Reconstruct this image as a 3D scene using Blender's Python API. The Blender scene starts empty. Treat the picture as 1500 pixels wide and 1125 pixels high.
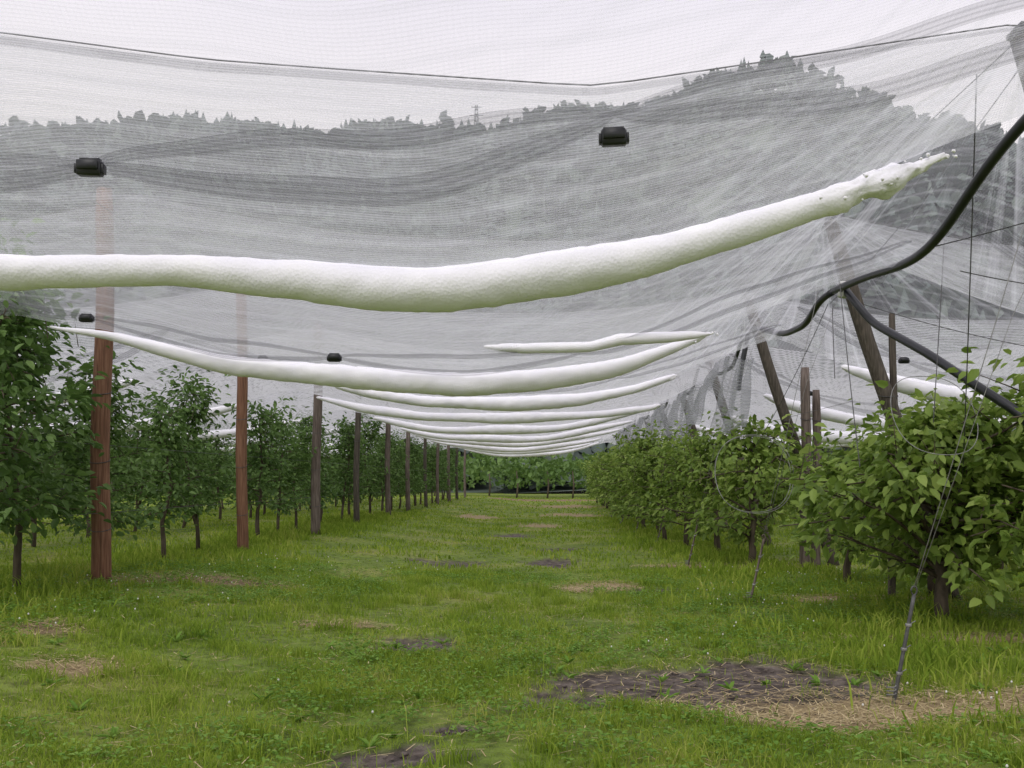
import bpy, math, random
import numpy as np
from mathutils import Vector, noise as mn
rng=np.random.default_rng(7); random.seed(7)
S=bpy.context.scene
S.view_settings.view_transform='Standard'; S.view_settings.look='None'; S.view_settings.exposure=0

# ---------------- helpers
def link(o):
    S.collection.objects.link(o); return o
def build(name,verts,groups,mats,uv=None,smooth=False,obj=True,attrs=None):
    me=bpy.data.meshes.new(name)
    verts=np.asarray(verts,dtype=np.float32)
    me.vertices.add(len(verts)); me.vertices.foreach_set('co',verts.ravel())
    loops=[];starts=[];mi=[];c=0
    for f,m in groups:
        f=np.asarray(f,dtype=np.int32)
        if len(f)==0: continue
        k=f.shape[1]; n=len(f)
        loops.append(f.ravel()); starts.append(c+np.arange(n)*k); mi.append(np.full(n,m)); c+=n*k
    loops=np.concatenate(loops).astype(np.int32)
    me.loops.add(len(loops)); me.loops.foreach_set('vertex_index',loops)
    st=np.concatenate(starts).astype(np.int32)
    me.polygons.add(len(st)); me.polygons.foreach_set('loop_start',st)
    me.polygons.foreach_set('material_index',np.concatenate(mi).astype(np.int32))
    if smooth: me.polygons.foreach_set('use_smooth',np.ones(len(st),dtype=bool))
    if uv is not None:
        l=me.uv_layers.new(name='UVMap'); l.data.foreach_set('uv',np.asarray(uv,dtype=np.float32)[loops].ravel())
    if attrs:
        for k,v in attrs.items():
            a=me.attributes.new(k,'FLOAT','POINT'); a.data.foreach_set('value',np.asarray(v,dtype=np.float32))
    for m in mats: me.materials.append(m)
    me.update(calc_edges=True); me.validate()
    if not obj: return me
    return link(bpy.data.objects.new(name,me))
class MB:
    def __init__(s): s.v=[];s.g={};s.n=0
    def add(s,v,f,m=0):
        v=np.asarray(v,dtype=float); f=np.asarray(f,dtype=int)
        s.v.append(v); s.g.setdefault((f.shape[1],m),[]).append(f+s.n); s.n+=len(v)
    def groups(s): return [(np.concatenate(a),k[1]) for k,a in s.g.items()]
    def make(s,name,mats,**kw): return build(name,np.concatenate(s.v),s.groups(),mats,**kw)
def sweep(pts,rad,n=8,rz=1.0,nz=0,nf=5.0,cap=True):
    pts=np.asarray(pts,float); m=len(pts); rad=np.broadcast_to(np.asarray(rad,float),(m,))
    t=np.gradient(pts,axis=0); t/=np.linalg.norm(t,axis=1)[:,None]+1e-9
    up=np.array([0,0,1.0])
    if abs(t[:,2]).mean()>.8: up=np.array([0,1.0,0])
    a=np.cross(t,up); a/=np.linalg.norm(a,axis=1)[:,None]+1e-9
    b=np.cross(a,t)
    th=np.arange(n)/n*2*math.pi
    V=pts[:,None,:]+rad[:,None,None]*(np.cos(th)[None,:,None]*a[:,None,:]+rz*np.sin(th)[None,:,None]*b[:,None,:])
    if np.any(np.asarray(nz)!=0):
        for i in range(m):
            k=nz[i] if hasattr(nz,'__len__') else nz
            for j in range(n):
                p=V[i,j]; f=mn.noise(Vector(p*nf))*k+mn.noise(Vector(p*nf*3.1))*k*.6+mn.noise(Vector(p*nf*7.3))*max(0,k-.12)*.8
                V[i,j]=pts[i]+(p-pts[i])*(1+f)
    V=V.reshape(-1,3)
    i=np.arange(m-1)[:,None]*n; j=np.arange(n)[None,:]; j2=(j+1)%n
    F=np.stack([i+j,i+j2,i+n+j2,i+n+j],-1).reshape(-1,4)
    if cap:
        V=np.vstack([V,pts[0],pts[-1]]); c0=m*n
        jj=np.arange(n); k2=(jj+1)%n
        T=np.vstack([np.stack([np.full(n,c0),k2,jj],-1),np.stack([np.full(n,c0+1),(m-1)*n+jj,(m-1)*n+k2],-1)])
        return V,F,T
    return V,F,None
def addsweep(mb,pts,rad,m=0,**kw):
    V,F,T=sweep(pts,rad,**kw)
    base=mb.n; mb.add(V,F,m)
    if T is not None: mb.g.setdefault((3,m),[]).append(T+base)
def addbox(mb,c,s,m=0,R=None,bev=0.25):
    hx,hy,hz=[a/2 for a in s]; b=bev*min(hx,hy,hz)
    V=[]
    for x,k in((-hx,1),(-hx+b,0),(hx-b,0),(hx,1)):
        yy=hy-b*k; zz=hz-b*k
        for (y,z) in ((-yy,-zz+b),(-yy+b,-zz),(yy-b,-zz),(yy,-zz+b),(yy,zz-b),(yy-b,zz),(-yy+b,zz),(-yy,zz-b)):
            V.append((x,y,z))
    V=np.array(V)
    if R is not None: V=V@np.array(R).T
    V=V+np.array(c)
    F=[]
    for i in range(3):
        for j in range(8): F.append((i*8+j,i*8+(j+1)%8,i*8+8+(j+1)%8,i*8+8+j))
    b0=mb.n; mb.add(V,F,m)
    mb.g.setdefault((8,m),[]).append(np.array([[b0+7-j for j in range(8)],[b0+24+j for j in range(8)]]))
def sn(x,y,f=1.0,seed=0):
    r=np.random.default_rng(seed+99); o=0
    for k in range(6):
        a=r.uniform(0,6.28); w=f*r.uniform(.6,1.9); p=r.uniform(0,6.28)
        o=o+np.sin((x*math.cos(a)+y*math.sin(a))*w+p+1.3*np.sin((x*math.sin(a)-y*math.cos(a))*w*.7+p*2))
    return o/6*1.6
def sst(a,b,x):
    t=np.clip((x-a)/(b-a),0,1); return t*t*(3-2*t)
def gz(x,y):
    x=np.asarray(x,float); y=np.asarray(y,float)
    near=1-sst(60,90,np.abs(y)+0*x)
    return .26*sst(1.0,5.0,-x)*near + .025*sn(x,y,1.1,1)*near+.015*sn(x,y,4,2)*near
def g(x,y): return float(gz(x,y))

# ---------------- materials
def mat(name):
    m=bpy.data.materials.new(name); m.use_nodes=True; nt=m.node_tree; nt.nodes.clear()
    o=nt.nodes.new('ShaderNodeOutputMaterial'); return m,nt,o
def N(nt,t,**kw):
    n=nt.nodes.new('ShaderNode'+t)
    for k,v in kw.items():
        if k.startswith('i_'): n.inputs[k[2:].replace('_',' ')].default_value=v
        else: setattr(n,k,v)
    return n
def ramp(nt,fac,stops):
    r=N(nt,'ValToRGB'); e=r.color_ramp.elements
    while len(e)<len(stops): e.new(.5)
    for i,(p,c) in enumerate(stops): e[i].position=p; e[i].color=(*c,1)
    nt.links.new(fac,r.inputs['Fac']); return r
def simple(name,stops,scale=6,rough=.8,stretch=(1,1,1),bump=.0,spec=.3,metal=0,detail=5):
    m,nt,o=mat(name); L=nt.links.new
    tc=N(nt,'TexCoord'); mp=N(nt,'Mapping'); mp.inputs['Scale'].default_value=stretch
    L(tc.outputs['Object'],mp.inputs['Vector'])
    nz=N(nt,'TexNoise',i_Scale=scale,i_Detail=detail); L(mp.outputs[0],nz.inputs['Vector'])
    r=ramp(nt,nz.outputs['Fac'],stops)
    p=N(nt,'BsdfPrincipled'); p.inputs['Roughness'].default_value=rough; p.inputs['Specular IOR Level'].default_value=spec; p.inputs['Metallic'].default_value=metal
    L(r.outputs[0],p.inputs['Base Color'])
    if bump:
        b=N(nt,'Bump',i_Strength=bump,i_Distance=.02); L(nz.outputs['Fac'],b.inputs['Height']); L(b.outputs[0],p.inputs['Normal'])
    L(p.outputs[0],o.inputs[0]); return m
def leafmat(name,stops,trans=.35,rough=.45,nscale=.7,isl=.55,spec=.3):
    m,nt,o=mat(name); L=nt.links.new
    ge=N(nt,'NewGeometry')
    nz=N(nt,'TexNoise',i_Scale=nscale,i_Detail=3); L(ge.outputs['Position'],nz.inputs['Vector'])
    a=N(nt,'Math',operation='MULTIPLY'); a.inputs[1].default_value=isl; L(ge.outputs['Random Per Island'],a.inputs[0])
    b=N(nt,'Math',operation='MULTIPLY_ADD'); b.inputs[1].default_value=1.45-isl; L(nz.outputs['Fac'],b.inputs[0]); L(a.outputs[0],b.inputs[2])
    c=N(nt,'Math',operation='SUBTRACT'); c.inputs[1].default_value=.22; L(b.outputs[0],c.inputs[0])
    r=ramp(nt,c.outputs[0],stops)
    p=N(nt,'BsdfPrincipled'); p.inputs['Roughness'].default_value=rough; p.inputs['Specular IOR Level'].default_value=spec
    t=N(nt,'BsdfTranslucent'); mx=N(nt,'MixShader'); mx.inputs[0].default_value=trans
    L(r.outputs[0],p.inputs['Base Color']); L(r.outputs[0],t.inputs['Color'])
    L(p.outputs[0],mx.inputs[1]); L(t.outputs[0],mx.inputs[2]); L(mx.outputs[0],o.inputs[0]); return m
M_leafL=leafmat('leaf_dark',[(0,(.05,.10,.03)),(.4,(.10,.18,.045)),(.75,(.165,.27,.075)),(1,(.26,.38,.12))],spec=.25)
M_leafR=leafmat('leaf_light',[(0,(.08,.13,.025)),(.35,(.16,.25,.045)),(.7,(.28,.39,.08)),(1,(.44,.53,.16))],nscale=1.4,trans=.4,spec=.25)
M_grass=leafmat('grass_blade',[(0,(.09,.155,.018)),(.28,(.175,.275,.03)),(.55,(.265,.37,.045)),(.76,(.37,.44,.08)),(1,(.52,.47,.19))],trans=.4,rough=.8,nscale=1.1,isl=.46,spec=.08)
M_weed=leafmat('weed_leaf',[(0,(.09,.18,.025)),(.5,(.17,.31,.045)),(1,(.29,.43,.10))],trans=.35,spec=.12)
M_bark=simple('bark',[(.3,(.045,.035,.025)),(.7,(.14,.11,.08))],scale=14,stretch=(1,1,.2),bump=.5)
M_postR=simple('post_brown',[(.25,(.07,.035,.022)),(.5,(.18,.088,.052)),(.8,(.28,.16,.10))],scale=9,stretch=(6,6,.35),bump=.5)
M_postG=simple('post_grey',[(.25,(.055,.042,.034)),(.5,(.13,.10,.085)),(.8,(.27,.23,.20))],scale=9,stretch=(6,6,.35),bump=.5)
M_pole=simple('pole_dark',[(.25,(.035,.03,.024)),(.5,(.08,.067,.053)),(.8,(.16,.135,.11))],scale=9,stretch=(6,6,.35),bump=.5)
M_black=simple('black_plastic',[(.3,(.010,.011,.014)),(.8,(.022,.024,.028))],scale=5,rough=.4,spec=.45)
M_wire=simple('steel_wire',[(.3,(.05,.05,.05)),(.8,(.13,.13,.13))],scale=20,rough=.5,metal=.2)
M_wireL=simple('galvanised',[(.3,(.16,.16,.155)),(.8,(.34,.34,.33))],scale=20,rough=.5,metal=.2)
M_straw=leafmat('straw_mat',[(0,(.22,.155,.075)),(.5,(.46,.36,.19)),(1,(.68,.58,.36))],trans=.1,rough=.8)
M_flower=simple('clover_white',[(.3,(.6,.6,.55)),(.8,(.8,.8,.76))],scale=9)
M_forest=leafmat('forest',[(0,(.08,.105,.10)),(.5,(.105,.135,.12)),(1,(.15,.18,.145))],trans=.1,rough=.9,nscale=.03)  # aerial haze painted in: tree greens made paler and greyer for distance
M_hill=simple('hill_ground',[(.3,(.09,.12,.10)),(.7,(.14,.17,.13))],scale=.03)  # slope colour also greyed and lightened to stand in for distance haze

def hailmat():
    m,nt,o=mat('hail_ice'); L=nt.links.new
    tc=N(nt,'TexCoord'); n1=N(nt,'TexNoise',i_Scale=4,i_Detail=6); L(tc.outputs['Object'],n1.inputs['Vector'])
    v=N(nt,'TexVoronoi',i_Scale=75); L(tc.outputs['Object'],v.inputs['Vector'])
    r=ramp(nt,n1.outputs['Fac'],[(.3,(.90,.89,.96)),(.65,(.96,.95,.99))])
    p=N(nt,'BsdfPrincipled'); p.inputs['Roughness'].default_value=.6
    ad=N(nt,'Math',operation='MULTIPLY_ADD'); ad.inputs[1].default_value=.6; L(v.outputs['Distance'],ad.inputs[0]); L(n1.outputs['Fac'],ad.inputs[2])
    b=N(nt,'Bump',i_Strength=.32,i_Distance=.010); L(ad.outputs[0],b.inputs['Height']); L(b.outputs[0],p.inputs['Normal'])
    L(r.outputs[0],p.inputs['Base Color'])
    t=N(nt,'BsdfTranslucent'); L(r.outputs[0],t.inputs[0]); mx=N(nt,'MixShader'); mx.inputs[0].default_value=.12
    L(p.outputs[0],mx.inputs[1]); L(t.outputs[0],mx.inputs[2]); L(mx.outputs[0],o.inputs[0]); return m
M_hail=hailmat()
def netmat(name,col,lo,hi,f1=62.0,transl=.75,fan=False):
    m,nt,o=mat(name); L=nt.links.new
    uv=N(nt,'UVMap'); sp=N(nt,'SeparateXYZ'); L(uv.outputs[0],sp.inputs[0])
    def ma(op,a,b_=None,c_=None):
        q=N(nt,'Math',operation=op)
        for i,s in enumerate((a,b_,c_)):
            if s is None: continue
            if isinstance(s,(int,float)): q.inputs[i].default_value=s
            else: L(s,q.inputs[i])
        return q.outputs[0]
    def lines(src,f,warp):
        s=ma('SINE',ma('ADD',ma('MULTIPLY',src,f*2*math.pi),warp))
        q=N(nt,'MapRange'); q.inputs['From Min'].default_value=-.2; q.inputs['From Max'].default_value=.9; L(s,q.inputs[0]); return q.outputs[0]
    mp=N(nt,'Mapping'); mp.inputs['Scale'].default_value=(.22,7,1); L(uv.outputs[0],mp.inputs[0])
    nz=N(nt,'TexNoise',i_Scale=1.0,i_Detail=6); L(mp.outputs[0],nz.inputs['Vector'])
    mp2=N(nt,'Mapping'); mp2.inputs['Scale'].default_value=(.4,.9,1); L(uv.outputs[0],mp2.inputs[0])
    n2=N(nt,'TexNoise',i_Scale=1.0,i_Detail=2); L(mp2.outputs[0],n2.inputs['Vector'])
    w=ma('MULTIPLY',n2.outputs['Fac'],8.0)
    l1=lines(sp.outputs['Y'],f1,w); l2=lines(sp.outputs['X'],45.0,w); l3=lines(sp.outputs['Y'],5.3,w)
    fs=N(nt,'MapRange'); fs.inputs['From Min'].default_value=.38; fs.inputs['From Max'].default_value=.70; L(nz.outputs['Fac'],fs.inputs[0])
    big=N(nt,'MapRange'); big.inputs['From Min'].default_value=.35; big.inputs['From Max'].default_value=.68; L(n2.outputs['Fac'],big.inputs[0])
    d=ma('MULTIPLY_ADD',l1,.34,ma('MULTIPLY',l2,.06)); d=ma('MULTIPLY_ADD',fs.outputs[0],.16,d); d=ma('MULTIPLY_ADD',big.outputs[0],.16,d)
    d=ma('MULTIPLY_ADD',ma('POWER',l3,9.0),.16,d)
    if fan:
        ax=N(nt,'Attribute',attribute_name='fx'); ay=N(nt,'Attribute',attribute_name='fs')
        ang=ma('ARCTAN2',ay.outputs['Fac'],ax.outputs['Fac'])
        cb=N(nt,'CombineXYZ'); L(ma('MULTIPLY',ang,34.0),cb.inputs[0]); L(ma('MULTIPLY',sp.outputs['X'],.25),cb.inputs[1])
        nf=N(nt,'TexNoise',i_Scale=1.0,i_Detail=5); L(cb.outputs[0],nf.inputs['Vector'])
        q=N(nt,'MapRange'); q.inputs['From Min'].default_value=.5; q.inputs['From Max'].default_value=.70; L(nf.outputs['Fac'],q.inputs[0])
        fal=N(nt,'MapRange'); fal.inputs['From Min'].default_value=.5; fal.inputs['From Max'].default_value=4.8; fal.inputs['To Min'].default_value=1; fal.inputs['To Max'].default_value=0; L(ax.outputs['Fac'],fal.inputs[0])
        d=ma('MULTIPLY_ADD',ma('MULTIPLY',q.outputs[0],fal.outputs[0]),.65,d)
    e=N(nt,'MapRange'); e.inputs['To Min'].default_value=lo; e.inputs['To Max'].default_value=hi; L(d,e.inputs[0])
    df=N(nt,'BsdfDiffuse'); tr=N(nt,'BsdfTranslucent'); df.inputs[0].default_value=(*col,1); tr.inputs[0].default_value=(*col,1)
    mx=N(nt,'MixShader'); mx.inputs[0].default_value=transl; L(df.outputs[0],mx.inputs[1]); L(tr.outputs[0],mx.inputs[2])
    tp=N(nt,'BsdfTransparent'); m2=N(nt,'MixShader'); L(e.outputs[0],m2.inputs[0]); L(tp.outputs[0],m2.inputs[1]); L(mx.outputs[0],m2.inputs[2])
    L(m2.outputs[0],o.inputs[0]); return m
M_net=netmat('net_mesh',(.87,.88,.93),.05,.60,fan=True,transl=.72)
M_seam=netmat('net_seam_double',(.15,.15,.17),.18,.72,f1=45,transl=.5)
m,nt,o=mat('net_thread_far'); df=N(nt,'BsdfDiffuse'); tr=N(nt,'BsdfTranslucent'); mx=N(nt,'MixShader'); mx.inputs[0].default_value=.7
nz=N(nt,'TexNoise',i_Scale=1.3); tc=N(nt,'TexCoord'); nt.links.new(tc.outputs['Object'],nz.inputs['Vector'])
rr=ramp(nt,nz.outputs['Fac'],[(.3,(.64,.64,.68)),(.7,(.80,.80,.84))])
for q in(df,tr): nt.links.new(rr.outputs[0],q.inputs[0])
nt.links.new(df.outputs[0],mx.inputs[1]); nt.links.new(tr.outputs[0],mx.inputs[2]); nt.links.new(mx.outputs[0],o.inputs[0]); M_netfar=m

# ---------------- world, sun, camera
w=bpy.data.worlds.new('World'); S.world=w; w.use_nodes=True; nt=w.node_tree; nt.nodes.clear(); L=nt.links.new
el=math.radians(50); az=math.radians(200)
sky=N(nt,'TexSky'); sky.sky_type='NISHITA'; sky.sun_disc=False; sky.sun_elevation=el; sky.sun_rotation=az; sky.air_density=1.0; sky.dust_density=3
tc=N(nt,'TexCoord'); mp=N(nt,'Mapping'); mp.inputs['Scale'].default_value=(1,1,3.5); L(tc.outputs['Generated'],mp.inputs[0])
nz=N(nt,'TexNoise',i_Scale=1.6,i_Detail=4); L(mp.outputs[0],nz.inputs['Vector'])
cl=ramp(nt,nz.outputs['Fac'],[(.3,(7.2,6.85,7.6)),(.7,(8.3,7.95,8.6))])
sx_=N(nt,'SeparateXYZ'); L(tc.outputs['Generated'],sx_.inputs[0]); hr=N(nt,'MapRange'); hr.inputs['From Min'].default_value=.28; hr.inputs['From Max'].default_value=.46; hr.inputs['To Min'].default_value=.8; hr.inputs['To Max'].default_value=0; L(sx_.outputs['Z'],hr.inputs[0])
wm=N(nt,'MixRGB'); L(hr.outputs[0],wm.inputs[0]); L(cl.outputs[0],wm.inputs[1]); wm.inputs[2].default_value=(8.7,8.1,7.8,1)
mx=N(nt,'MixRGB'); mx.inputs[0].default_value=.92; L(sky.outputs[0],mx.inputs[1]); L(wm.outputs[0],mx.inputs[2])
bg=N(nt,'Background'); bg.inputs[1].default_value=.125; L(mx.outputs[0],bg.inputs[0])
ow=N(nt,'OutputWorld'); L(bg.outputs[0],ow.inputs[0])
sl=bpy.data.lights.new('sun','SUN'); sl.energy=1.5; sl.angle=math.radians(40); sl.color=(1,.97,.93)
so=link(bpy.data.objects.new('sun',sl))
sd=Vector((math.sin(az)*math.cos(el),math.cos(az)*math.cos(el),math.sin(el)))
so.rotation_euler=sd.to_track_quat('Z','Y').to_euler(); so.location=(0,-10,30)
cd=bpy.data.cameras.new('camera'); cam=link(bpy.data.objects.new('camera',cd)); S.camera=cam
cam.location=(0,0,1.5); cam.rotation_euler=(math.radians(90),0,0)
cd.sensor_width=36; cd.lens=35; cd.shift_x=-50/1500; cd.shift_y=137.5/1500; cd.clip_end=3000; cd.clip_start=.05

# ---------------- ground
patches=[(1.30,7.35,1.5,1.05,0),(3.0,6.5,1.9,.5,1),(1.9,6.15,.6,.25,1),(-.9,5.45,.38,.26,0),(-.6,6.0,.2,.12,0),(-1.1,8.9,.35,.4,0),
 (-4.3,12.3,1.1,.45,2),(-5.1,11.8,.6,.4,2),(.7,13.6,.5,.7,1),(1.3,13.2,.7,.4,0),(0.1,17.6,.5,.9,0),(-1.6,17.4,.6,.8,0),(.3,21,.5,.8,0),(-3.25,7.0,.35,.3,1),(-4.3,8.2,.4,.4,2),
 (3.9,12.2,1.6,.35,1),(4.1,9.2,1.2,.3,1),(.3,66,7,3,2),(-2.5,36,1,2,1),(1,40,1.2,2,1),(3.0,16.9,1.3,.5,2),(-.9,26,.6,1,0),(-.3,31,.8,1.6,1),(1.1,52,2,3,1),(-2,9.8,.4,.2,1)]
def masks(x,y):
    x=np.asarray(x,float);y=np.asarray(y,float); out=[np.zeros_like(x) for _ in range(3)]
    nn=sn(x,y,3.2,5)*.30+sn(x,y,9,6)*.24+sn(x,y,25,8)*.16
    for cx,cy,rx,ry,t in patches:
        d=np.sqrt(((x-cx)/rx)**2+((y-cy)/ry)**2)+nn
        out[t]=np.maximum(out[t],1-sst(.65,1.15,d))
    return out
def axis(parts):
    a=[]
    for s,e,st in parts: a+=list(np.arange(s,e,st))
    return np.array(a+[parts[-1][1]])
xs=axis([(-1500,-300,150),(-300,-60,24),(-60,-14,2),(-14,-6,.3),(-6,5,.07),(5,14,.4),(14,60,2),(60,300,24),(300,1500,150)])
ys=axis([(-400,-40,60),(-40,-4,3),(-4,3,.4),(3,14,.07),(14,30,.2),(30,80,.8),(80,300,15),(300,2400,150)])
X,Y=np.meshgrid(xs,ys); X=X.ravel();Y=Y.ravel()
ms=masks(X,Y); Z=gz(X,Y)-.03*ms[0]+.014*ms[0]*sn(X,Y,18,4)
n=len(xs); i=np.arange(len(ys)-1)[:,None]*n; j=np.arange(n-1)[None,:]
F=np.stack([i+j,i+j+1,i+n+j+1,i+n+j],-1).reshape(-1,4)
m,nt,o=mat('ground_mat'); L=nt.links.new
ge=N(nt,'NewGeometry'); n1=N(nt,'TexNoise',i_Scale=.55,i_Detail=6); n2=N(nt,'TexNoise',i_Scale=9,i_Detail=8); n3=N(nt,'TexNoise',i_Scale=45,i_Detail=4)
for q in(n1,n2,n3): L(ge.outputs['Position'],q.inputs['Vector'])
gr=ramp(nt,n1.outputs['Fac'],[(.3,(.11,.17,.025)),(.5,(.18,.25,.04)),(.7,(.28,.29,.09))])
gr2=ramp(nt,n2.outputs['Fac'],[(.3,(.5,.5,.45)),(.6,(1.1,1.1,1.0))])
gm=N(nt,'MixRGB',blend_type='MULTIPLY'); gm.inputs[0].default_value=1; L(gr.outputs[0],gm.inputs[1]); L(gr2.outputs[0],gm.inputs[2])
mud=ramp(nt,n2.outputs['Fac'],[(.3,(.045,.034,.029)),(.52,(.12,.095,.082)),(.72,(.22,.185,.16))])
stw=ramp(nt,n3.outputs['Fac'],[(.3,(.19,.135,.07)),(.7,(.46,.36,.20))])
ear=ramp(nt,n3.outputs['Fac'],[(.3,(.14,.09,.05)),(.7,(.31,.21,.14))])
cur=gm.outputs[0]
for nm,c in(('mud',mud),('straw',stw),('earth',ear)):
    at=N(nt,'Attribute',attribute_name=nm); mm=N(nt,'MixRGB'); L(at.outputs['Fac'],mm.inputs[0]); L(cur,mm.inputs[1]); L(c.outputs[0],mm.inputs[2]); cur=mm.outputs[0]
p=N(nt,'BsdfPrincipled'); p.inputs['Roughness'].default_value=.7; p.inputs['Specular IOR Level'].default_value=.2; L(cur,p.inputs['Base Color'])
b=N(nt,'Bump',i_Strength=.8,i_Distance=.05); ad=N(nt,'Math',operation='ADD'); L(n2.outputs['Fac'],ad.inputs[0]); L(n3.outputs['Fac'],ad.inputs[1]); L(ad.outputs[0],b.inputs['Height']); L(b.outputs[0],p.inputs['Normal']); L(p.outputs[0],o.inputs[0])
build('ground',np.stack([X,Y,Z],-1),[(F,0)],[m],smooth=True,attrs={'mud':ms[0],'straw':ms[1],'earth':ms[2]})

# ---------------- grass
def scatter(n,y0,y1,extra=1.5):
    y=np.sqrt(rng.uniform(y0*y0,y1*y1,n)); x=rng.uniform(-.56*y-extra,.49*y+extra); return x,y
BV=[];BF4=[];BF3=[];cnt=0
def blades(x,y,h,wd,lean=.5):
    global cnt
    ms=masks(x,y); bare=np.maximum.reduce([ms[0],ms[1]*.95,ms[2]*.8])
    thin=np.clip(sn(x,y,2.3,61)*1.0-.28,0,.8)*(y<30)
    keep=(rng.random(len(x))>bare*.985)&(rng.random(len(x))>thin)
    x=x[keep];y=y[keep];h=h[keep]; wd=np.broadcast_to(wd,keep.shape)[keep]; N_=len(x)
    a=rng.uniform(0,6.283,N_); la=rng.uniform(0,6.283,N_)+1.2*sn(x,y,2.5,71); l=rng.uniform(.1,1,N_)*lean*h
    b=np.stack([x,y,gz(x,y)-.01],-1); sd=np.stack([np.cos(a),np.sin(a),0*a],-1)*wd[:,None]/2
    ld=np.stack([np.cos(la),np.sin(la),0*la],-1)*l[:,None]; up=np.array([0,0,1.0])*h[:,None]
    v=np.stack([b-sd,b+sd,b+sd*.8+ld*.35+up*.6,b-sd*.8+ld*.35+up*.6,b+ld*1.1+up*(1-.2*l/h)[:,None]],1).reshape(-1,3)
    k=cnt+np.arange(N_)[:,None]*5
    BV.append(v); BF4.append(k+np.array([0,1,2,3])); BF3.append(k+np.array([3,2,4])); cnt+=N_*5
def hmul(x,y): return np.clip(1+.6*sn(x,y,1.6,11)+.5*sn(x,y,5.5,12)+.25*sn(x,y,13,13),.3,2.2)
x,y=scatter(105000,3.2,8.5,.5); blades(x,y,rng.uniform(.025,.072,len(x))*hmul(x,y),.006,1.2)
x,y=scatter(95000,8.5,16,1); blades(x,y,rng.uniform(.03,.075,len(x))*hmul(x,y),.011,1.1)
x,y=scatter(80000,16,38,2); blades(x,y,rng.uniform(.035,.085,len(x))*hmul(x,y),.026,.8)
x,y=scatter(25000,38,75,3); blades(x,y,rng.uniform(.05,.11,len(x)),.06,.8)
x,y=scatter(2200,3.2,14,.5); blades(x,y,rng.uniform(.12,.30,len(x)),.005,.9)
tx_,ty_=scatter(420,3.4,14,.3); q=60
x=np.repeat(tx_,q)+rng.normal(0,.055,420*q); y=np.repeat(ty_,q)+rng.normal(0,.055,420*q); blades(x,y,rng.uniform(.06,.16,len(x)),.0075,.9)
for (xc,n_) in ((3.4,18000),(-5.6,16000)):
    y=rng.uniform(5,34,n_)**1.0; x=xc+rng.normal(0,.7,n_); blades(x,y,rng.uniform(.06,.18,n_)*hmul(x,y),.012+.0006*y,.8)
build('grass',np.concatenate(BV),[(np.concatenate(BF4),0),(np.concatenate(BF3),0)],[M_grass])

def leafbatch(p,d,nrm,Ln,W):
    d=d/np.linalg.norm(d,axis=1)[:,None]; s=np.cross(d,nrm); s/=np.linalg.norm(s,axis=1)[:,None]+1e-9; nn=np.cross(s,d)
    Ln=Ln[:,None];W=W[:,None]
    up=.18
    v=np.stack([p,p+d*Ln*.3+s*W*.45+nn*W*up,p+d*Ln*.7+s*W*.38+nn*W*up-nn*Ln*.06,p+d*Ln-nn*Ln*.16,p+d*Ln*.7-s*W*.38+nn*W*up-nn*Ln*.06,p+d*Ln*.3-s*W*.45+nn*W*up],1).reshape(-1,3)
    k=np.arange(len(p))[:,None]*6
    return v,np.concatenate([k+np.array([0,1,2,3]),k+np.array([0,3,4,5])])
mb=MB()
cx,cy=scatter(3200,3.3,15,.3); ok=sn(cx,cy,.9,21)>-.15; cx=cx[ok];cy=cy[ok]
mm_=masks(cx,cy); ok=(mm_[0]+mm_[1])<.3; cx=cx[ok];cy=cy[ok]
k=14; px=np.repeat(cx,k)+rng.normal(0,.08,len(cx)*k); py=np.repeat(cy,k)+rng.normal(0,.08,len(cx)*k)
a=rng.uniform(0,6.28,len(px)); pp=np.stack([px,py,gz(px,py)+rng.uniform(.01,.085,len(px))],-1)
v,f=leafbatch(pp,np.stack([np.cos(a),np.sin(a),rng.uniform(-.1,.6,len(a))],-1),np.tile([0,0,1.0],(len(a),1)),rng.uniform(.02,.05,len(a)),rng.uniform(.018,.034,len(a)))
mb.add(v,f)
cx,cy=scatter(90,3.4,9,.2); k=7; px=np.repeat(cx,k); py=np.repeat(cy,k); a=rng.uniform(0,6.28,len(px)); pp=np.stack([px,py,gz(px,py)],-1)
v,f=leafbatch(pp,np.stack([np.cos(a),np.sin(a),rng.uniform(.2,1.2,len(a))],-1),np.tile([0,0,1.0],(len(a),1)),rng.uniform(.05,.12,len(a)),rng.uniform(.02,.04,len(a)))
mb.add(v,f); mb.make('weeds',[M_weed])
mb=MB(); cx,cy=scatter(460,3.5,16,.2); ok=sn(cx,cy,.8,31)>.15
for x_,y_ in zip(cx[ok],cy[ok]):
    z=g(x_,y_)+rng.uniform(.05,.10); r=.008
    addsweep(mb,[(x_,y_,z-.008),(x_,y_,z),(x_,y_,z+.008)],[.005,r,.004],n=6)
mb.make('clover_flowers',[M_flower])
sx=[];sy=[]
for cx,cy,rx,ry,t in patches:
    if t>=1 and cy<20:
        n_=int(2600*rx*ry)+160; a=rng.uniform(0,6.28,n_); r=np.sqrt(rng.random(n_))*1.25; sx.append(cx+rx*r*np.cos(a)); sy.append(cy+ry*r*np.sin(a))
a=rng.uniform(0,6.28,350); r=np.sqrt(rng.random(350)); sx.append(1.5+1.4*r*np.cos(a)); sy.append(7.2+.95*r*np.sin(a))
x,y=scatter(3500,3.3,12,.2); sx.append(x); sy.append(y)
sx=np.concatenate(sx);sy=np.concatenate(sy); n_=len(sx); a=rng.uniform(0,6.28,n_); l=rng.uniform(.04,.14,n_)
d=np.stack([np.cos(a),np.sin(a),rng.uniform(-.1,.15,n_)],-1)*l[:,None]; s=np.stack([-np.sin(a),np.cos(a),0*a],-1)*.003
p0=np.stack([sx,sy,gz(sx,sy)+rng.uniform(.004,.035,n_)],-1)
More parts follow.
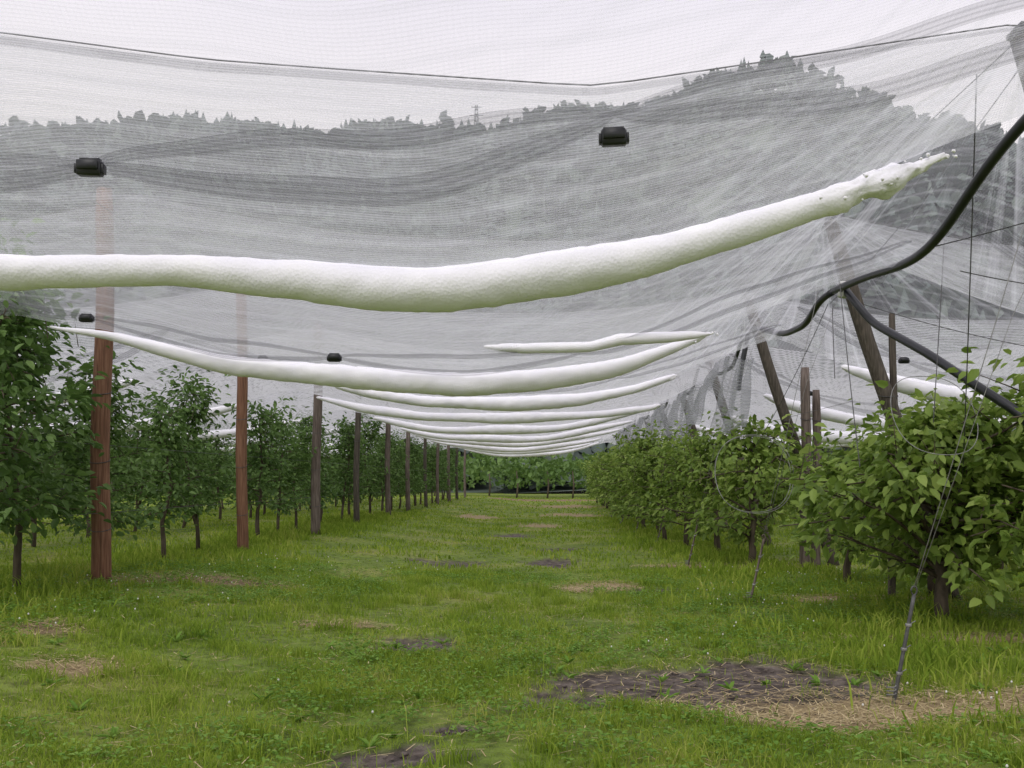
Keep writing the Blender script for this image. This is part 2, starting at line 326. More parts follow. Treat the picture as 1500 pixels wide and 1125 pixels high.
v=np.stack([p0-s,p0+s,p0+d+s,p0+d-s],1).reshape(-1,3); build('straw',v,[(np.arange(n_)[:,None]*4+np.arange(4),0)],[M_straw])
mb=MB()
for cx,cy,rx,ry,t in patches:
    if t==0 and cy<15:
        for _ in range(int(170*rx*ry)+8):
            a=random.uniform(0,6.28); r=math.sqrt(random.random())*.95; x_=cx+rx*r*math.cos(a); y_=cy+ry*r*math.sin(a); q=random.uniform(.006,.024); z=g(x_,y_)-.03
            addsweep(mb,[(x_-q,y_,z),(x_-q*.5,y_,z+q*.2),(x_+q*.5,y_,z+q*.3),(x_+q,y_,z)],[q*.3,q*.8,q*.7,q*.2],n=6,rz=.6,nz=.4,nf=40)
mb.make('mud_clods',[simple('clod',[(.3,(.06,.048,.042)),(.7,(.18,.15,.13))],scale=20,bump=.4)],smooth=True)

# ---------------- trees
def tree_mesh(name,H,h0,R,nl,nleaf,Ls,lm,seed,trunk=.035,sig=.13,bushy=False):
    r=np.random.default_rng(seed); mb=MB()
    nt_=9; zt=np.linspace(0,H*.93,nt_); tx=np.cumsum(r.normal(0,.04,nt_)); ty=np.cumsum(r.normal(0,.04,nt_)); tx-=tx[0];ty-=ty[0]
    tp=np.stack([tx,ty,zt],-1); tp[0,2]=-.08
    addsweep(mb,tp,np.linspace(trunk*1.25,trunk*.3,nt_),0,n=8,nz=.15,nf=9)
    cl=[];cw=[]
    for k in range(nl):
        f=(k+r.random())/nl; z=h0*.8+(H*.97-h0*.8)*f; a=k*2.4+r.normal(0,.5)
        prof=(math.sin(math.pi*min(1,.18+f*.85))**.7) if bushy else (1.0-.62*f)*(.75+.5*r.random())
        ln=R*prof*(.6+.65*r.random())
        bx=np.interp(z,zt,tx);by=np.interp(z,zt,ty)
        rise=r.uniform(-.1,.5)*ln if not bushy else r.uniform(.0,.9)*ln
        t=np.linspace(0,1,6)[:,None]; e=np.array([math.cos(a)*ln,math.sin(a)*ln,rise])
        P=np.array([bx,by,z])+e*t+np.array([0,0,-.18*ln])*(t**2)+r.normal(0,.02,(6,3))*t
        addsweep(mb,P,np.linspace(trunk*.38,trunk*.1,6),0,n=5)
        for q in range(4):
            tt=r.uniform(.3,1.05); c=P[min(5,int(tt*5))]+r.normal(0,.08,3); cl.append(c); cw.append(r.uniform(.2,1.6))
        e2=P[3]+np.array([r.normal(0,.25),r.normal(0,.25),r.uniform(0,.35)]); addsweep(mb,[P[3],(P[3]+e2)/2+r.normal(0,.02,3),e2],[trunk*.15,trunk*.1,trunk*.05],0,n=4,cap=False); cl.append(e2); cw.append(.9)
    for q in range(4): cl.append(np.array([tx[-1],ty[-1],H*(.85+.05*q)])+r.normal(0,.04,3)); cw.append(.5)
    ns=16 if bushy else 6
    for q in range(ns):
        a=r.uniform(0,6.28); rr=R*r.uniform(.1,.9); b=np.array([rr*math.cos(a),rr*math.sin(a),H*r.uniform(.6,.85)*(1 if bushy else .9)]); e=b+np.array([r.normal(0,.1),r.normal(0,.1),r.uniform(.25,.5)])
        addsweep(mb,[b,(b+e)/2,e],[trunk*.14,trunk*.1,trunk*.05],0,n=4,cap=False)
        for u in(.3,.55,.8,1.0): cl.append(b+(e-b)*u); cw.append(.22)
    cl=np.array(cl);cw=np.array(cw)/sum(cw)
    idx=r.choice(len(cl),nleaf,p=cw); off=r.normal(0,sig,(nleaf,3))*np.array([1,1,.9])*r.uniform(.5,1.2,len(cl))[idx][:,None]; p=cl[idx]+off
    p[:,2]=np.maximum(p[:,2],h0*.7+r.random(nleaf)*.3)
    out=p-np.array([tx.mean(),ty.mean(),0]); out[:,2]=0; out/=np.linalg.norm(out,axis=1)[:,None]+1e-6
    d=out*.7+off/sig*.25+r.normal(0,.45,(nleaf,3)); d[:,2]-=.25
    nr=r.normal(0,.5,(nleaf,3)); nr[:,2]+=1.0; nr+=out*.35
    L_=r.uniform(.6,1.2,nleaf)*Ls
    v,f=leafbatch(p,d,nr,L_,L_*r.uniform(.48,.66,nleaf)); mb.add(v,f,1)
    return mb.make(name,[M_bark,lm],obj=False)
LT=[tree_mesh('apple_tree_tall%d'%i,[3.1,2.7,3.2,2.6,2.95,2.85,3.05][i],.8,[.82,.72,.8,.68,.76,.86,.68][i],[26,22,28,20,24,24,22][i],[2000,1450,2100,1350,1700,1900,1500][i],.118,M_leafL,20+i,sig=.13) for i in range(7)]
RT=[tree_mesh('apple_tree_bush%d'%i,[2.2,2.35,2.05,2.3][i],.5,[1.1,1.2,1.0,1.05][i],30,[1900,2100,1700,1800][i],.135,M_leafR,50+i,trunk=.05,sig=.13,bushy=True) for i in range(4)]
RN=tree_mesh('apple_tree_near',2.1,.5,1.55,56,4400,.15,M_leafR,77,trunk=.06,sig=.13,bushy=True)
RN2=tree_mesh('apple_tree_near2',2.4,.5,1.15,36,2600,.15,M_leafR,78,trunk=.06,sig=.13,bushy=True)
def put(me,x,y,s=1,rz=None,name='apple_tree',sz=1):
    o_=link(bpy.data.objects.new(name,me)); o_.location=(x,y,g(x,y)); o_.rotation_euler=(random.uniform(-.05,.05),random.uniform(-.05,.05),random.uniform(0,6.28) if rz is None else rz); o_.scale=(s,s*random.uniform(.92,1.08),s*sz); return o_
put(LT[2],-5.6,9.6,1.08); put(LT[0],-5.75,10.8,1.12); put(LT[5],-6.7,11.6,1.08)
y=13.0; i=0
while y<60:
    put(LT[i%7],-5.75+random.uniform(-.2,.2),y,random.uniform(.86,1.06)); y+=random.choice([1.4,1.7,2.0,2.4]); i+=1
for xr,s0,st in((-9.2,9,1.9),(-12.8,11,2.2)):
    y=s0
    while y<55: put(LT[random.randrange(7)],xr+random.uniform(-.2,.2),y,random.uniform(.9,1.0)); y+=random.uniform(.8,1.3)*st
put(RN,4.15,10.4,1.0,0.4)
put(RN2,5.4,9.2,1.1,1.0); put(RT[1],4.9,12.6,.95); put(RT[2],4.3,14.2,.92)
put(RT[0],3.4,16.6,1.05); put(RT[1],3.3,19.0,.98)
y=21.2
while y<60: put(RT[random.randrange(4)],2.95+random.uniform(-.25,.25),y,random.uniform(.92,1.15)); y+=random.uniform(1.9,2.8)
for xr in (7.4,11):
    y=10+random.random()
    while y<55: put(RT[random.randrange(4)],xr+random.uniform(-.2,.2),y,random.uniform(.82,.95)); y+=random.uniform(2.6,3.6)
mb=MB(); nb=20000
x=rng.uniform(-60,60,nb); y=rng.uniform(70,84,nb); top=2.9+.6*sn(x,y,.9,41)+.35*sn(x,y,3,42); z=rng.uniform(.5,1,nb)**.8*top
z=np.where(rng.random(nb)<.12,z*.5,z)
d=rng.normal(0,1,(nb,3)); nr=rng.normal(0,.6,(nb,3)); nr[:,2]+=.8; l=rng.uniform(.25,.55,nb)
v,f=leafbatch(np.stack([x,y,z],-1),d,nr,l,l*.7); mb.add(v,f,1)
for k in range(60):
    xx=-58+k*2+random.uniform(-.4,.4); addsweep(mb,[(xx,71,-.1),(xx+.1,71,1),(xx,71.1,2)],[.07,.06,.03],0,n=6)
mb.make('distant_trees',[M_bark,M_leafL])

# ---------------- hill and forest
def crest(x): 
    return np.interp(x,[-900,-400,-160,-60,-30,20,42,60,75,100,140,200,400,900],[86,93,95,96,97,99,106,114,109,97,92,92,105,95])+1.6*np.sin(x*.045)+1.0*np.sin(x*.13+1)
def hz(x,y): return crest(x)*sst(95,300,y)**.85-.3
hx=np.linspace(-900,900,150); hy=np.concatenate([np.linspace(93,300,40),np.linspace(320,800,10)])
X,Y=np.meshgrid(hx,hy); X=X.ravel();Y=Y.ravel(); n=len(hx); i=np.arange(len(hy)-1)[:,None]*n; j=np.arange(n-1)[None,:]
build('hill',np.stack([X,Y,hz(X,Y)+1.2*sn(X,Y,.08,3)-.5],-1),[(np.stack([i+j,i+j+1,i+n+j+1,i+n+j],-1).reshape(-1,4),0)],[M_hill],smooth=True)
mb=MB()
def conifer(x,y,h,rr):
    z0=float(hz(x,y)); T=4
    for t in range(T):
        zb=z0+h*(.12+.2*t); zt=z0+h*min(1,(.45+.2*t)); r_=rr*(1-.22*t); n_=7
        a=np.arange(n_)/n_*6.283+random.random(); q=r_*rng.uniform(.65,1.2,n_)
        v=np.vstack([np.stack([x+q*np.cos(a),y+q*np.sin(a),zb+rng.uniform(-.4,.4,n_)],-1),[[x,y,zt]]])
        mb.add(v,np.stack([np.arange(n_),(np.arange(n_)+1)%n_,np.full(n_,n_)],-1))
def decid(x,y,h,rr):
    z0=float(hz(x,y)); n_=26; p=rng.normal(0,1,(n_,3)); p/=np.linalg.norm(p,axis=1)[:,None]; p=p*np.array([rr,rr,h*.35])*rng.uniform(.5,1,(n_,1))+np.array([x,y,z0+h*.62])
    v,f=leafbatch(p,rng.normal(0,1,(n_,3)),rng.normal(0,1,(n_,3))+[0,0,1],np.full(n_,rr*1.1),np.full(n_,rr*.9)); mb.add(v,f)
for k in range(420):
    x=-330+k*1.6+random.uniform(-1.5,1.5); conifer(x,298+random.uniform(-5,8),random.choice([5,6,7,8,9,11,12])*random.uniform(.85,1.1),random.uniform(1.1,1.9))
for k in range(2300):
    y=random.uniform(98,292); x=random.uniform(-.75*y-30,.65*y+30)
    if random.random()<.55: conifer(x,y,random.uniform(6,9),random.uniform(1.8,2.8))
    else: decid(x,y,random.uniform(5,7.5),random.uniform(2.3,3.6))
mb.make('hillside_forest',[M_forest])
mb=MB(); px_,py_=-21,300; z0=float(hz(px_,py_)); H=19
for sx_ in(-1,1):
    for sy_ in(-1,1): addsweep(mb,[(px_+sx_*1.2,py_+sy_*1.2,z0-1),(px_+sx_*.3,py_+sy_*.3,z0+H)],.13,n=5)
for k in range(9):
    a=1.2-.9*k/9; b=1.2-.9*(k+1)/9; za=z0+H*k/9; zb=z0+H*(k+1)/9
    for s_ in(-1,1):
        addsweep(mb,[(px_-a*s_,py_-a,za),(px_+b*s_,py_-b,zb)],.07,n=4); addsweep(mb,[(px_-a*s_,py_+a,za),(px_+b*s_,py_+b,zb)],.07,n=4)
for zz,wd in((.84,2.0),(.97,1.6)): addsweep(mb,[(px_-wd,py_,z0+H*zz),(px_+wd,py_,z0+H*zz)],.12,n=5)
mb.make('electricity_pylon',[M_wire])

# ---------------- hail rolls & net shape
tabs={0:[(-5.1,3.1),(-4.3,2.72),(-3.4,2.45),(-2.47,2.43),(-1.70,2.44),(-1.23,2.40),(-.77,2.35),(-.46,2.345),(0,2.41),(.46,2.50),(.93,2.64),(1.39,2.79),(1.73,2.93),(3.36,3.55)],
1:[(-5.1,3.02),(-4.66,2.92),(-4.17,2.86),(-3.71,2.74),(-3.06,2.575),(-2.28,2.50),(-1.63,2.44),(-.78,2.38),(0,2.44),(.65,2.54),(1.17,2.725),(1.53,2.87),(3.36,3.5)],
2:[(-5.1,3.2),(-3.03,2.84),(-2.59,2.74),(-1.79,2.61),(-.5,2.57),(.5,2.64),(1.29,2.79),(1.84,2.97),(3.36,3.5)],
3:[(-5.1,3.2),(-4.41,3.06),(-3.61,2.86),(-2.4,2.70),(-.8,2.66),(1.07,2.74),(2.2,2.89),(3.36,3.5)]}
DX=np.linspace(-15,13,2801)
def bayz(x,a,b,za,zb,low):
    t=(x-a)/(b-a); return za+(zb-za)*t-(( (za+zb)/2-low)*4*t*(1-t))
def valley_table(k):
    r=np.random.default_rng(100+k); z=np.zeros_like(DX)
    mid=(DX>=-5.1)&(DX<=3.36)
    if k in tabs: t=np.array(tabs[k]); zm=np.interp(DX,t[:,0],t[:,1])
    else: zm=bayz(DX,-5.1,3.36,3.15,3.45,2.62+r.uniform(-.05,.06))+.03*np.sin(DX*2+k)
    z=np.where(mid,zm,z)
    z=np.where(DX<-5.1,bayz(DX,-14,-5.1,3.2,zm[np.searchsorted(DX,-5.1)],2.45+r.uniform(-.05,.1)),z)
    z=np.where(DX>3.36,bayz(DX,3.36,12,zm[np.searchsorted(DX,3.36)-1],3.5,2.5+r.uniform(-.05,.1)),z)
    ker=np.hanning(61); ker/=ker.sum(); zp=np.pad(z,30,mode='edge'); z=np.convolve(zp,ker,'valid')
    return z
VT={k:valley_table(k) for k in range(-2,12)}
def zv(k,x): return np.interp(x,DX,VT[k])
rt={0:[(-5.1,4.75),(-3.84,4.62),(-2.4,4.43),(-1.44,4.36),(.34,4.24),(1.44,4.40),(3.36,4.69)],
    1:[(-5.1,4.95),(-3.9,4.7),(-2.4,4.45),(-.8,4.36),(.9,4.36),(2.4,4.55),(3.36,4.7)]}
def ridge_table(k):
    r=np.random.default_rng(300+k)
    if k in rt: t=np.array(rt[k]); zm=np.interp(DX,t[:,0],t[:,1])
    else: zm=bayz(DX,-5.1,3.36,4.85,4.7,4.3+r.uniform(-.05,.05))
    z=np.where(DX<-5.1,bayz(DX,-14,-5.1,4.8,4.85,4.35),np.where(DX>3.36,bayz(DX,3.36,12,4.7,4.8,4.2),zm))
    ker=np.hanning(61); ker/=ker.sum(); return np.convolve(np.pad(z,30,mode='edge'),ker,'valid')
RTb={k:ridge_table(k) for k in range(-3,12)}
def zr(k,x): return np.interp(x,DX,RTb[k])
def yv(k): return 4.5+5*k
def surf(k,side,x,s):
    rk=k if side>0 else k-1
    z0=zv(k,x)+.05; z1=zr(rk,x)
    y=yv(k)+side*2.5*s
    z=z0+(z1-z0)*s**1.12-.10*np.sin(math.pi*s)
    z=z+.018*np.sin(x*3.1+k*2+side+s*5)*np.sin(math.pi*s)+.012*np.sin(x*7.3+s*9+k)*np.sin(math.pi*s)
    return np.stack([x,y+0*x,z],-1)
NV=[];NF=[];NU=[];AX=[];AS=[];c=0
xx=np.linspace(-14,12,340); ss=np.linspace(0,1,16)
for k in range(-1,3):
    for side in(-1,1):
        Xg,Sg=np.meshgrid(xx,ss); V=surf(k,side,Xg.ravel(),Sg.ravel()).reshape(len(ss),len(xx),3)
        n=len(xx); i=np.arange(len(ss)-1)[:,None]*n; j=np.arange(n-1)[None,:]
        NF.append(c+np.stack([i+j,i+j+1,i+n+j+1,i+n+j],-1).reshape(-1,4)); NV.append(V.reshape(-1,3))
        NU.append(np.stack([Xg.ravel()+k*31,Sg.ravel()*3.2+side*7+k*13],-1)); AX.append(np.where(Xg.ravel()<3.36,3.42-Xg.ravel(),Xg.ravel()-3.30)); AS.append((1.03-Sg.ravel())*3.2); c+=V.shape[0]*V.shape[1]
nearF=np.concatenate(NF); FF=[]
for k in range(3,11):
    xx2=np.linspace(-14,12,110); ns=90 if k<6 else 50
    for side in(-1,1):
        s0=np.arange(ns)/ns; s1=s0+.42/ns
        Sg=np.stack([s0,s1],1).ravel(); Xg=np.tile(xx2,len(Sg)); Sr=np.repeat(Sg,len(xx2))
        V=surf(k,side,Xg,Sr); n=len(xx2); i=(np.arange(ns)*2)[:,None]*n; j=np.arange(n-1)[None,:]
        FF.append(c+np.stack([i+j,i+j+1,i+n+j+1,i+n+j],-1).reshape(-1,4)); NV.append(V); NU.append(np.stack([Xg,Sr],-1)); AX.append(Xg*0); AS.append(Xg*0); c+=len(V)
build('hail_net',np.concatenate(NV),[(nearF,0),(np.concatenate(FF),1)],[M_net,M_netfar],uv=np.concatenate(NU),smooth=True,attrs={'fx':np.concatenate(AX),'fs':np.concatenate(AS)})

def roll(k,x0,x1,rt_=None,rm=.095,crumb=0,yy=None,zf=None):
    n=max(30,int((x1-x0)/.03)); x=np.linspace(x0,x1,n)
    if rt_:
        t=np.array(rt_); r=np.interp(x,t[:,0],t[:,1]); 
        for _ in range(30): r[1:-1]=(r[:-2]+2*r[1:-1]+r[2:])/4
    else:
        t=(x-x0)/(x1-x0); r=rm*np.clip(np.sin(math.pi*t),0,1)**.35*(1+.15*np.sin(x*2.3+k))+.006
    y=np.full(n,yv(k) if yy is None else yy)+.02*np.sin(x*1.7); z=(zv(k,x) if zf is None else zf(x))
    mb=MB(); nz=np.full(n,.08)
    if crumb: nz=.08+.85*sst(x1-crumb,x1,x)
    nz=list(nz+.25*sst(x0+.25,x0,x))
    addsweep(mb,np.stack([x,y,z],-1),r,n=28,rz=.92,nz=nz,nf=8.0)
    q=int(crumb*40)
    for _ in range(q):
        t=random.random()**.5; xq=x1-crumb+(crumb+.07)*t; zq=float(np.interp(xq,x,z)); s=random.uniform(.004,.011)
        rr_=float(np.interp(xq,x,r)); a=random.uniform(0,6.28); c_=(xq,y[0]+math.cos(a)*rr_*.9,zq+math.sin(a)*rr_*.95)
        addsweep(mb,[(c_[0]-s,c_[1],c_[2]),(c_[0]-s*.4,c_[1],c_[2]+s*.1),(c_[0]+s*.5,c_[1],c_[2]),(c_[0]+s,c_[1],c_[2])],[s*.4,s,s*.9,s*.3],n=7,nz=.5,nf=30)
    mb.make('hail_roll',[M_hail],smooth=True)
roll(0,-4.6,1.80,[(-4.6,.01),(-4.3,.06),(-3.4,.09),(-2.47,.085),(-1.7,.074),(-1.3,.088),(-.77,.11),(0,.112),(.35,.105),(.55,.085),(.93,.078),(1.39,.062),(1.7,.045),(1.80,.015)],crumb=.7)
roll(1,-4.72,1.57,[(-4.72,.01),(-4.5,.03),(-4.17,.042),(-3.7,.07),(-3.06,.10),(-1.63,.12),(-.78,.12),(0,.11),(.65,.095),(1.17,.055),(1.45,.045),(1.57,.01)],crumb=.25)
roll(2,-3.1,1.9,rm=.10,crumb=.2); roll(3,-4.5,2.25,rm=.10,crumb=.2); roll(2,-4.9,-3.6,rm=.05)
for k in range(4,10): roll(k,-4.8+random.uniform(0,.9),2.5+random.uniform(-.6,.3),rm=.105)
for k in range(1,9):
    roll(k,(5.4 if k==1 else 4.2)+random.uniform(0,.3),10.8,rm=.15); roll(k,-13,-6.0,rm=.13)
def z11(x): return np.interp(x,[-.57,-.2,.4,.68,1.1,1.5],[2.70,2.685,2.70,2.77,2.79,2.82])
roll(1,-.57,1.52,[(-.57,.01),(-.45,.045),(.1,.055),(.5,.05),(.6,.06),(1.1,.055),(1.4,.045),(1.52,.01)],yy=9.12,zf=z11,crumb=.12)

# ---------------- seams, clips
mb=MB(); UVS=[]
def sribbon(k,side,xs_,sc,hw,off=.018):
    n=len(xs_); P=[]
    for q in(-1,-.5,0,.5,1):
        v=surf(k,side,xs_,sc+hw*q); v[:,1]-=off*.7; v[:,2]-=off*.7; P.append(v)
    j=np.arange(n-1); F=np.concatenate([np.stack([r*n+j,r*n+j+1,(r+1)*n+j+1,(r+1)*n+j],-1) for r in range(4)])
    mb.add(np.concatenate(P),F,0); UVS.append(np.concatenate([np.stack([xs_,np.full(n,r*.02)],-1)+[0,k] for r in range(5)]))
def seam(k,side,cl,lens=.05,w=.022):
    for (xa,sa),(xb,sb) in zip(cl[:-1],cl[1:]):
        x=np.linspace(xa,xb,60); t=(x-xa)/(xb-xa); b=np.sin(math.pi*t)
        ln=lens*min(1.0,(xb-xa)/2.2)
        sribbon(k,side,x,sa+(sb-sa)*t+ln*b**.8*.9,.005+w*.5*b**.5)
        sribbon(k,side,x,sa+(sb-sa)*t-ln*b**.8,.005+w*b**.5,off=.026)
seam(0,-1,[(-5.0,.24),(-1.81,.205),(.26,.29),(3.2,.235)],lens=.05,w=.022)
seam(1,-1,[(-5.1,.10),(-4.27,.085),(-1.96,.10),(.3,.12),(3.3,.2)],lens=.05,w=.016)
seam(2,-1,[(-5.1,.2),(-4.0,.16),(-1.5,.16),(1.0,.15),(3.3,.2)],lens=.05,w=.016)
for k in(1,2,3): seam(k,-1,[(3.4,.4),(5.0,.22),(7.6,.16),(11.8,.4)])
for k in(1,2): seam(k,-1,[(-14,.4),(-10,.2),(-7.6,.16),(-5.2,.3)])
for k in range(-1,3):
    for a,b in((-13.9,-5.1),(-5.1,3.36),(3.36,11.9)):
        sribbon(k,1,np.linspace(a,b,60),.978,.020)
mb.make('net_seams',[M_seam],uv=np.concatenate(UVS),smooth=True)
def clip(k,side,x,s_,sc=1.0,ry=0):
    P=surf(k,side,np.array([x]),np.array([s_]))[0]; X_,Y_,Z_=P[0],P[1]-.035,P[2]-.03
    mb=MB(); c_,q_=math.cos(ry),math.sin(ry); R=[[c_,0,q_],[0,1,0],[-q_,0,c_]]
    def loc(v): return np.array(R)@np.array(v)*sc+np.array([X_,Y_,Z_])
    addbox(mb,loc((0,0,0)),(.098*sc,.045*sc,.060*sc),R=R)
    addbox(mb,loc((0,-.027*sc,.008)),(.084*sc,.014*sc,.036*sc),R=R)
    for q in(-.053,.053): addbox(mb,loc((q,0,-.004)),(.010*sc,.034*sc,.036*sc),R=R)
    addbox(mb,loc((0,0,.034)),(.08*sc,.024*sc,.010*sc),R=R)
    mb.make('net_clip',[M_black])
clip(0,-1,-1.81,.205,1,.02); clip(0,-1,.26,.255,1,-.05)
clip(1,-1,-4.27,.085,1.15); clip(1,-1,-1.96,.10,1.15); clip(2,-1,-4.0,.16,1.2); clip(2,-1,-1.5,.16,1.2)
for k in(1,2,3): clip(k,-1,5.0,.22,1.3); clip(k,-1,7.6,.16,1.3)

# ---------------- posts
def post(x,y,top,r,m_,name='wooden_post',lean=(0,0)):
    mb=MB(); z0=g(x,y)-.2; zz=np.linspace(z0,top,14); t=(zz-z0)/(top-z0)
    P=np.stack([x+lean[0]*t+.015*np.sin(zz*2+x),y+lean[1]*t+.012*np.cos(zz*1.7+y),zz],-1)
    R=r*(1.06-.14*t); R[-1]*=.86
    addsweep(mb,P,R,0,n=16,nz=.05,nf=3)
    for h in(.9,1.7,2.5):
        if h>top: continue
        a=np.linspace(0,6.283,13); c_=np.interp(h,zz,P[:,0]),np.interp(h,zz,P[:,1])
        addsweep(mb,np.stack([c_[0]+(r*1.05)*np.cos(a),c_[1]+(r*1.05)*np.sin(a),h+.03*np.sin(a)],-1),.005,1,n=5,cap=False)
    if top>4:
        addbox(mb,(P[-1,0],P[-1,1],top+.02),(r*1.5,r*1.5,.04),2); addbox(mb,(P[-1,0],P[-1,1],top+.06),(r*.6,r*1.4,.05),2)
    return mb.make(name,[m_,M_wire,M_black],smooth=True)
for k in range(0,11):
    y=12+5*k-.3; x=-5.25 if k==0 else -5.1+(.0 if k%2 else .06)
    post(x,y,4.86 if k else 4.9,[.105,.09,.10,.08,.085,.08,.07,.07,.08,.08,.07][k],M_postR if k in(0,1) else (M_postG if k%3 else M_pole),lean=(random.uniform(-.1,.1),0))
post(-5.2,6.9,4.72,.1,M_postR)
for k in range(2,9): post(-14,2+5*k,4.75,.08,M_postG)
for k in range(0,10):
    y=7+5*k; post(5.0,y+.05,4.62,.095,M_pole,'leaning_pole',lean=(-1.66 if k==0 else -1.58,0))
post(4.38,16.8,3.36,.085,M_postG); post(4.62,17.0,3.0,.075,M_postG); post(4.22,12.1,3.5,.045,M_pole)
post(3.35,23.5,2.9,.07,M_postG); post(12,12,4.75,.09,M_postG); post(12,17,4.75,.09,M_postG); post(12,22,4.75,.09,M_postG)

# ---------------- hose with cable
def smoothp(pts,n=60,it=8):
    pts=np.array(pts,float); d=np.r_[0,np.cumsum(np.linalg.norm(np.diff(pts,axis=0),axis=1))]; tt=np.linspace(0,d[-1],n)
    P=np.stack([np.interp(tt,d,pts[:,i]) for i in range(3)],-1)
    for _ in range(it): P[1:-1]=(P[:-2]+P[1:-1]*2+P[2:])/4
    return P
mb=MB()
addsweep(mb,smoothp([(3.42,2.0,4.6),(3.40,4.5,4.25),(3.36,6.0,4.12),(3.36,7.0,4.02),(3.36,7.78,3.83),(3.36,8.3,3.60),(3.36,8.9,3.47),(3.36,9.7,3.53),(3.38,10.5,3.63),(3.42,11.8,3.72)]),.043,n=12)
addsweep(mb,smoothp([(3.42,11.9,3.72),(3.36,12.15,3.70),(3.36,12.9,3.48),(3.36,14.0,3.52),(3.36,15.5,3.82),(3.36,17,4.05)]),.042,n=10)
for k in range(2,9):
    y=7+5*k; addsweep(mb,smoothp([(3.36,y,3.9),(3.36,y+.9,3.5),(3.36,y+2.2,3.5),(3.36,y+5,4.0)]),.035,n=8)
addsweep(mb,smoothp([(3.48,11.6,3.70),(3.50,11.4,3.56),(3.66,11.2,3.25),(3.9,10.2,2.78),(4.15,9.5,2.35),(4.4,9.1,2.05),(4.7,9.2,1.5)]),.045,n=10)
addsweep(mb,smoothp([(3.44,17.0,3.95),(3.38,16.9,3.7),(3.30,16.9,3.3),(3.28,17,3.0)]),.045,n=8)
mb.make('black_hose',[M_black],smooth=True)
mb=MB(); addsweep(mb,[(3.44,11.58,3.60),(3.47,11.58,3.74)],[.055,.055],n=12); addsweep(mb,[(3.46,11.58,3.74),(3.465,11.58,3.78)],[.062,.05],n=12)
mb.make('hose_coupling',[simple('pale_plastic',[(.3,(.5,.5,.48)),(.7,(.7,.7,.68))])],smooth=False)

mb=MB()
for k in range(-1,9):
    x=np.linspace(-14,12,90); addsweep(mb,np.stack([x,np.full(90,yv(k)+2.5),zr(k,x)+.012],-1),.006,n=5,cap=False)
for xr in(-5.1,3.36):
    yy=np.linspace(-1,58,120); addsweep(mb,np.stack([np.full(120,xr),yy,4.62+0*yy],-1),.006,n=4,cap=False)
mb.make('support_cables',[M_wire])
mb=MB()
for xr in(-5.22,-9.2,4.0,7.2):
    for h in(.9,1.7,2.5): addsweep(mb,[(xr,5 if xr<0 else 13,h+.2*(xr<0)),(xr,30,h+.15*(xr<0)),(xr,60,h)],.003,n=4,cap=False)
mb.make('trellis_wires',[M_wire])
for k,(ax,ay) in enumerate([(2.34,6.75),(2.42,11.9),(2.40,17),(2.42,22),(2.4,27),(2.4,32),(2.4,37)]):
    mb=MB(); z0=g(ax,ay); ty=7+5*k; top=np.array([3.75 if k==0 else 3.46,ty,4.6])
    b=np.array([ax,ay,z0-.1]); d=(top-b)/np.linalg.norm(top-b); dd=d*np.array([.7,1,1]) if k==0 else d; d1=b+dd*.85
    addsweep(mb,smoothp([b,b+(d1-b)*.5,d1],10,1),.014,0,n=8)
    a=np.linspace(0,6.283,13); e=d1+np.array([0,0,.03]); addsweep(mb,np.stack([e[0]+.02*np.cos(a),np.full(13,e[1]),e[2]+.03*np.sin(a)],-1),.006,0,n=6,cap=False)
    addsweep(mb,[d1+[0,0,.05],d1+(top-d1)*.5+[.0,0,-.02],top],.0035,1,n=5)
    addsweep(mb,[d1+[0.01,0,.05],d1+(top-d1)*.5+[.10,.0,-.03],top+np.array([.25,0,-.4])],.0025,1,n=5)
    for h in(.35,.55,.75): 
        c_=b+(d1-b)*h; addbox(mb,c_,(.036,.03,.022),1)
        addsweep(mb,[c_,c_+[.045,-.01,.03]],.004,1,n=5)
    a=np.linspace(0,3*6.283,40); addsweep(mb,np.stack([ax+.03*np.cos(a),ay+.03*np.sin(a),z0+.03+a*.004],-1),.004,1,n=5)
    mb.make('ground_anchor',[M_wire if k<1 else M_postG,M_wireL],smooth=True)
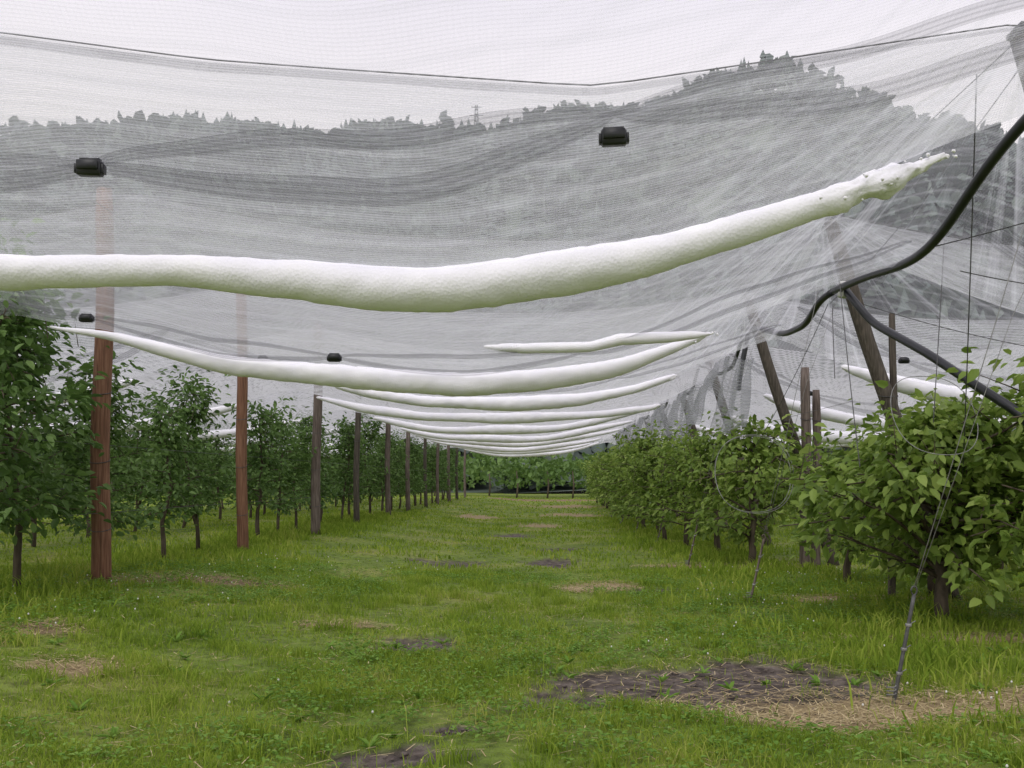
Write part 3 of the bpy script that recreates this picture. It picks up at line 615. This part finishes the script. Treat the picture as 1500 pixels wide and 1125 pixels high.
def coil(x,y,z,r,tilt=.2,n=2):
    mb=MB()
    for q in range(n):
        a=np.linspace(0,6.1,50); rr=r*(1+.03*q)
        addsweep(mb,np.stack([x+rr*np.cos(a)+.02*q,y+rr*tilt*np.sin(a)+.01*q,z+rr*1.05*np.sin(a)+.02*np.sin(3*a)],-1),.0035,n=5)
    mb.make('wire_coil',[M_wireL],smooth=True)
coil(2.45,11.8,1.55,.45,.3); coil(3.35,8.6,2.05,.36,.8,1)
mb=MB()
for a,b,s in[((3.36,8.6,3.5),(4.3,6.3,3.5),.02),((3.45,7,4.55),(3.42,12,3.6),.1),((3.47,12,4.6),(2.9,9.2,1.6),.1),((3.45,12,4.5),(3.45,17,4.5),.15),((3.5,12,3.7),(7,12,2.9),.1),((3.2,7.4,4.5),(4.1,9.8,1.5),.15),((2.9,10.0,2.5),(3.45,12,3.55),.05),((3.1,15,1.9),(3.4,12,3.6),.1),((3.7,8.9,3.35),(5.6,9.2,3.2),.05),((4.0,10,3.9),(3.5,9,2.0),.03)]:
    a=np.array(a);b=np.array(b); t=np.linspace(0,1,14)[:,None]; P=a+(b-a)*t; P[:,2]-=s*4*(t*(1-t))[:,0]; addsweep(mb,P,.005,n=4)
mb.make('loose_wires',[M_wire])
V=[];U=[]; ys_=np.linspace(15.5,44,150); sv=np.linspace(0,1,14)
for s in sv:
    drop=.95+.35*np.sin(ys_*.9)+.2*np.sin(ys_*2.3)
    x=3.25-.25*s+.10*np.sin(ys_*6+s*1.5)*(.3+s)+.05*np.sin(ys_*14+s*3); z=3.55+.15*np.sin((ys_-7)/5*6.283)-s*drop
    V.append(np.stack([x,ys_+.05*np.sin(ys_*9+s*3),z],-1)); U.append(np.stack([ys_,np.full(150,s*1.0)],-1))
n=150; i=np.arange(13)[:,None]*n; j=np.arange(n-1)[None,:]
M_hang=netmat('net_gathered',(.42,.43,.46),.25,.85,f1=20,transl=.5)
build('gathered_net',np.concatenate(V),[(np.stack([i+j,i+j+1,i+n+j+1,i+n+j],-1).reshape(-1,4),0)],[M_hang],uv=np.concatenate(U),smooth=True)
print('done')
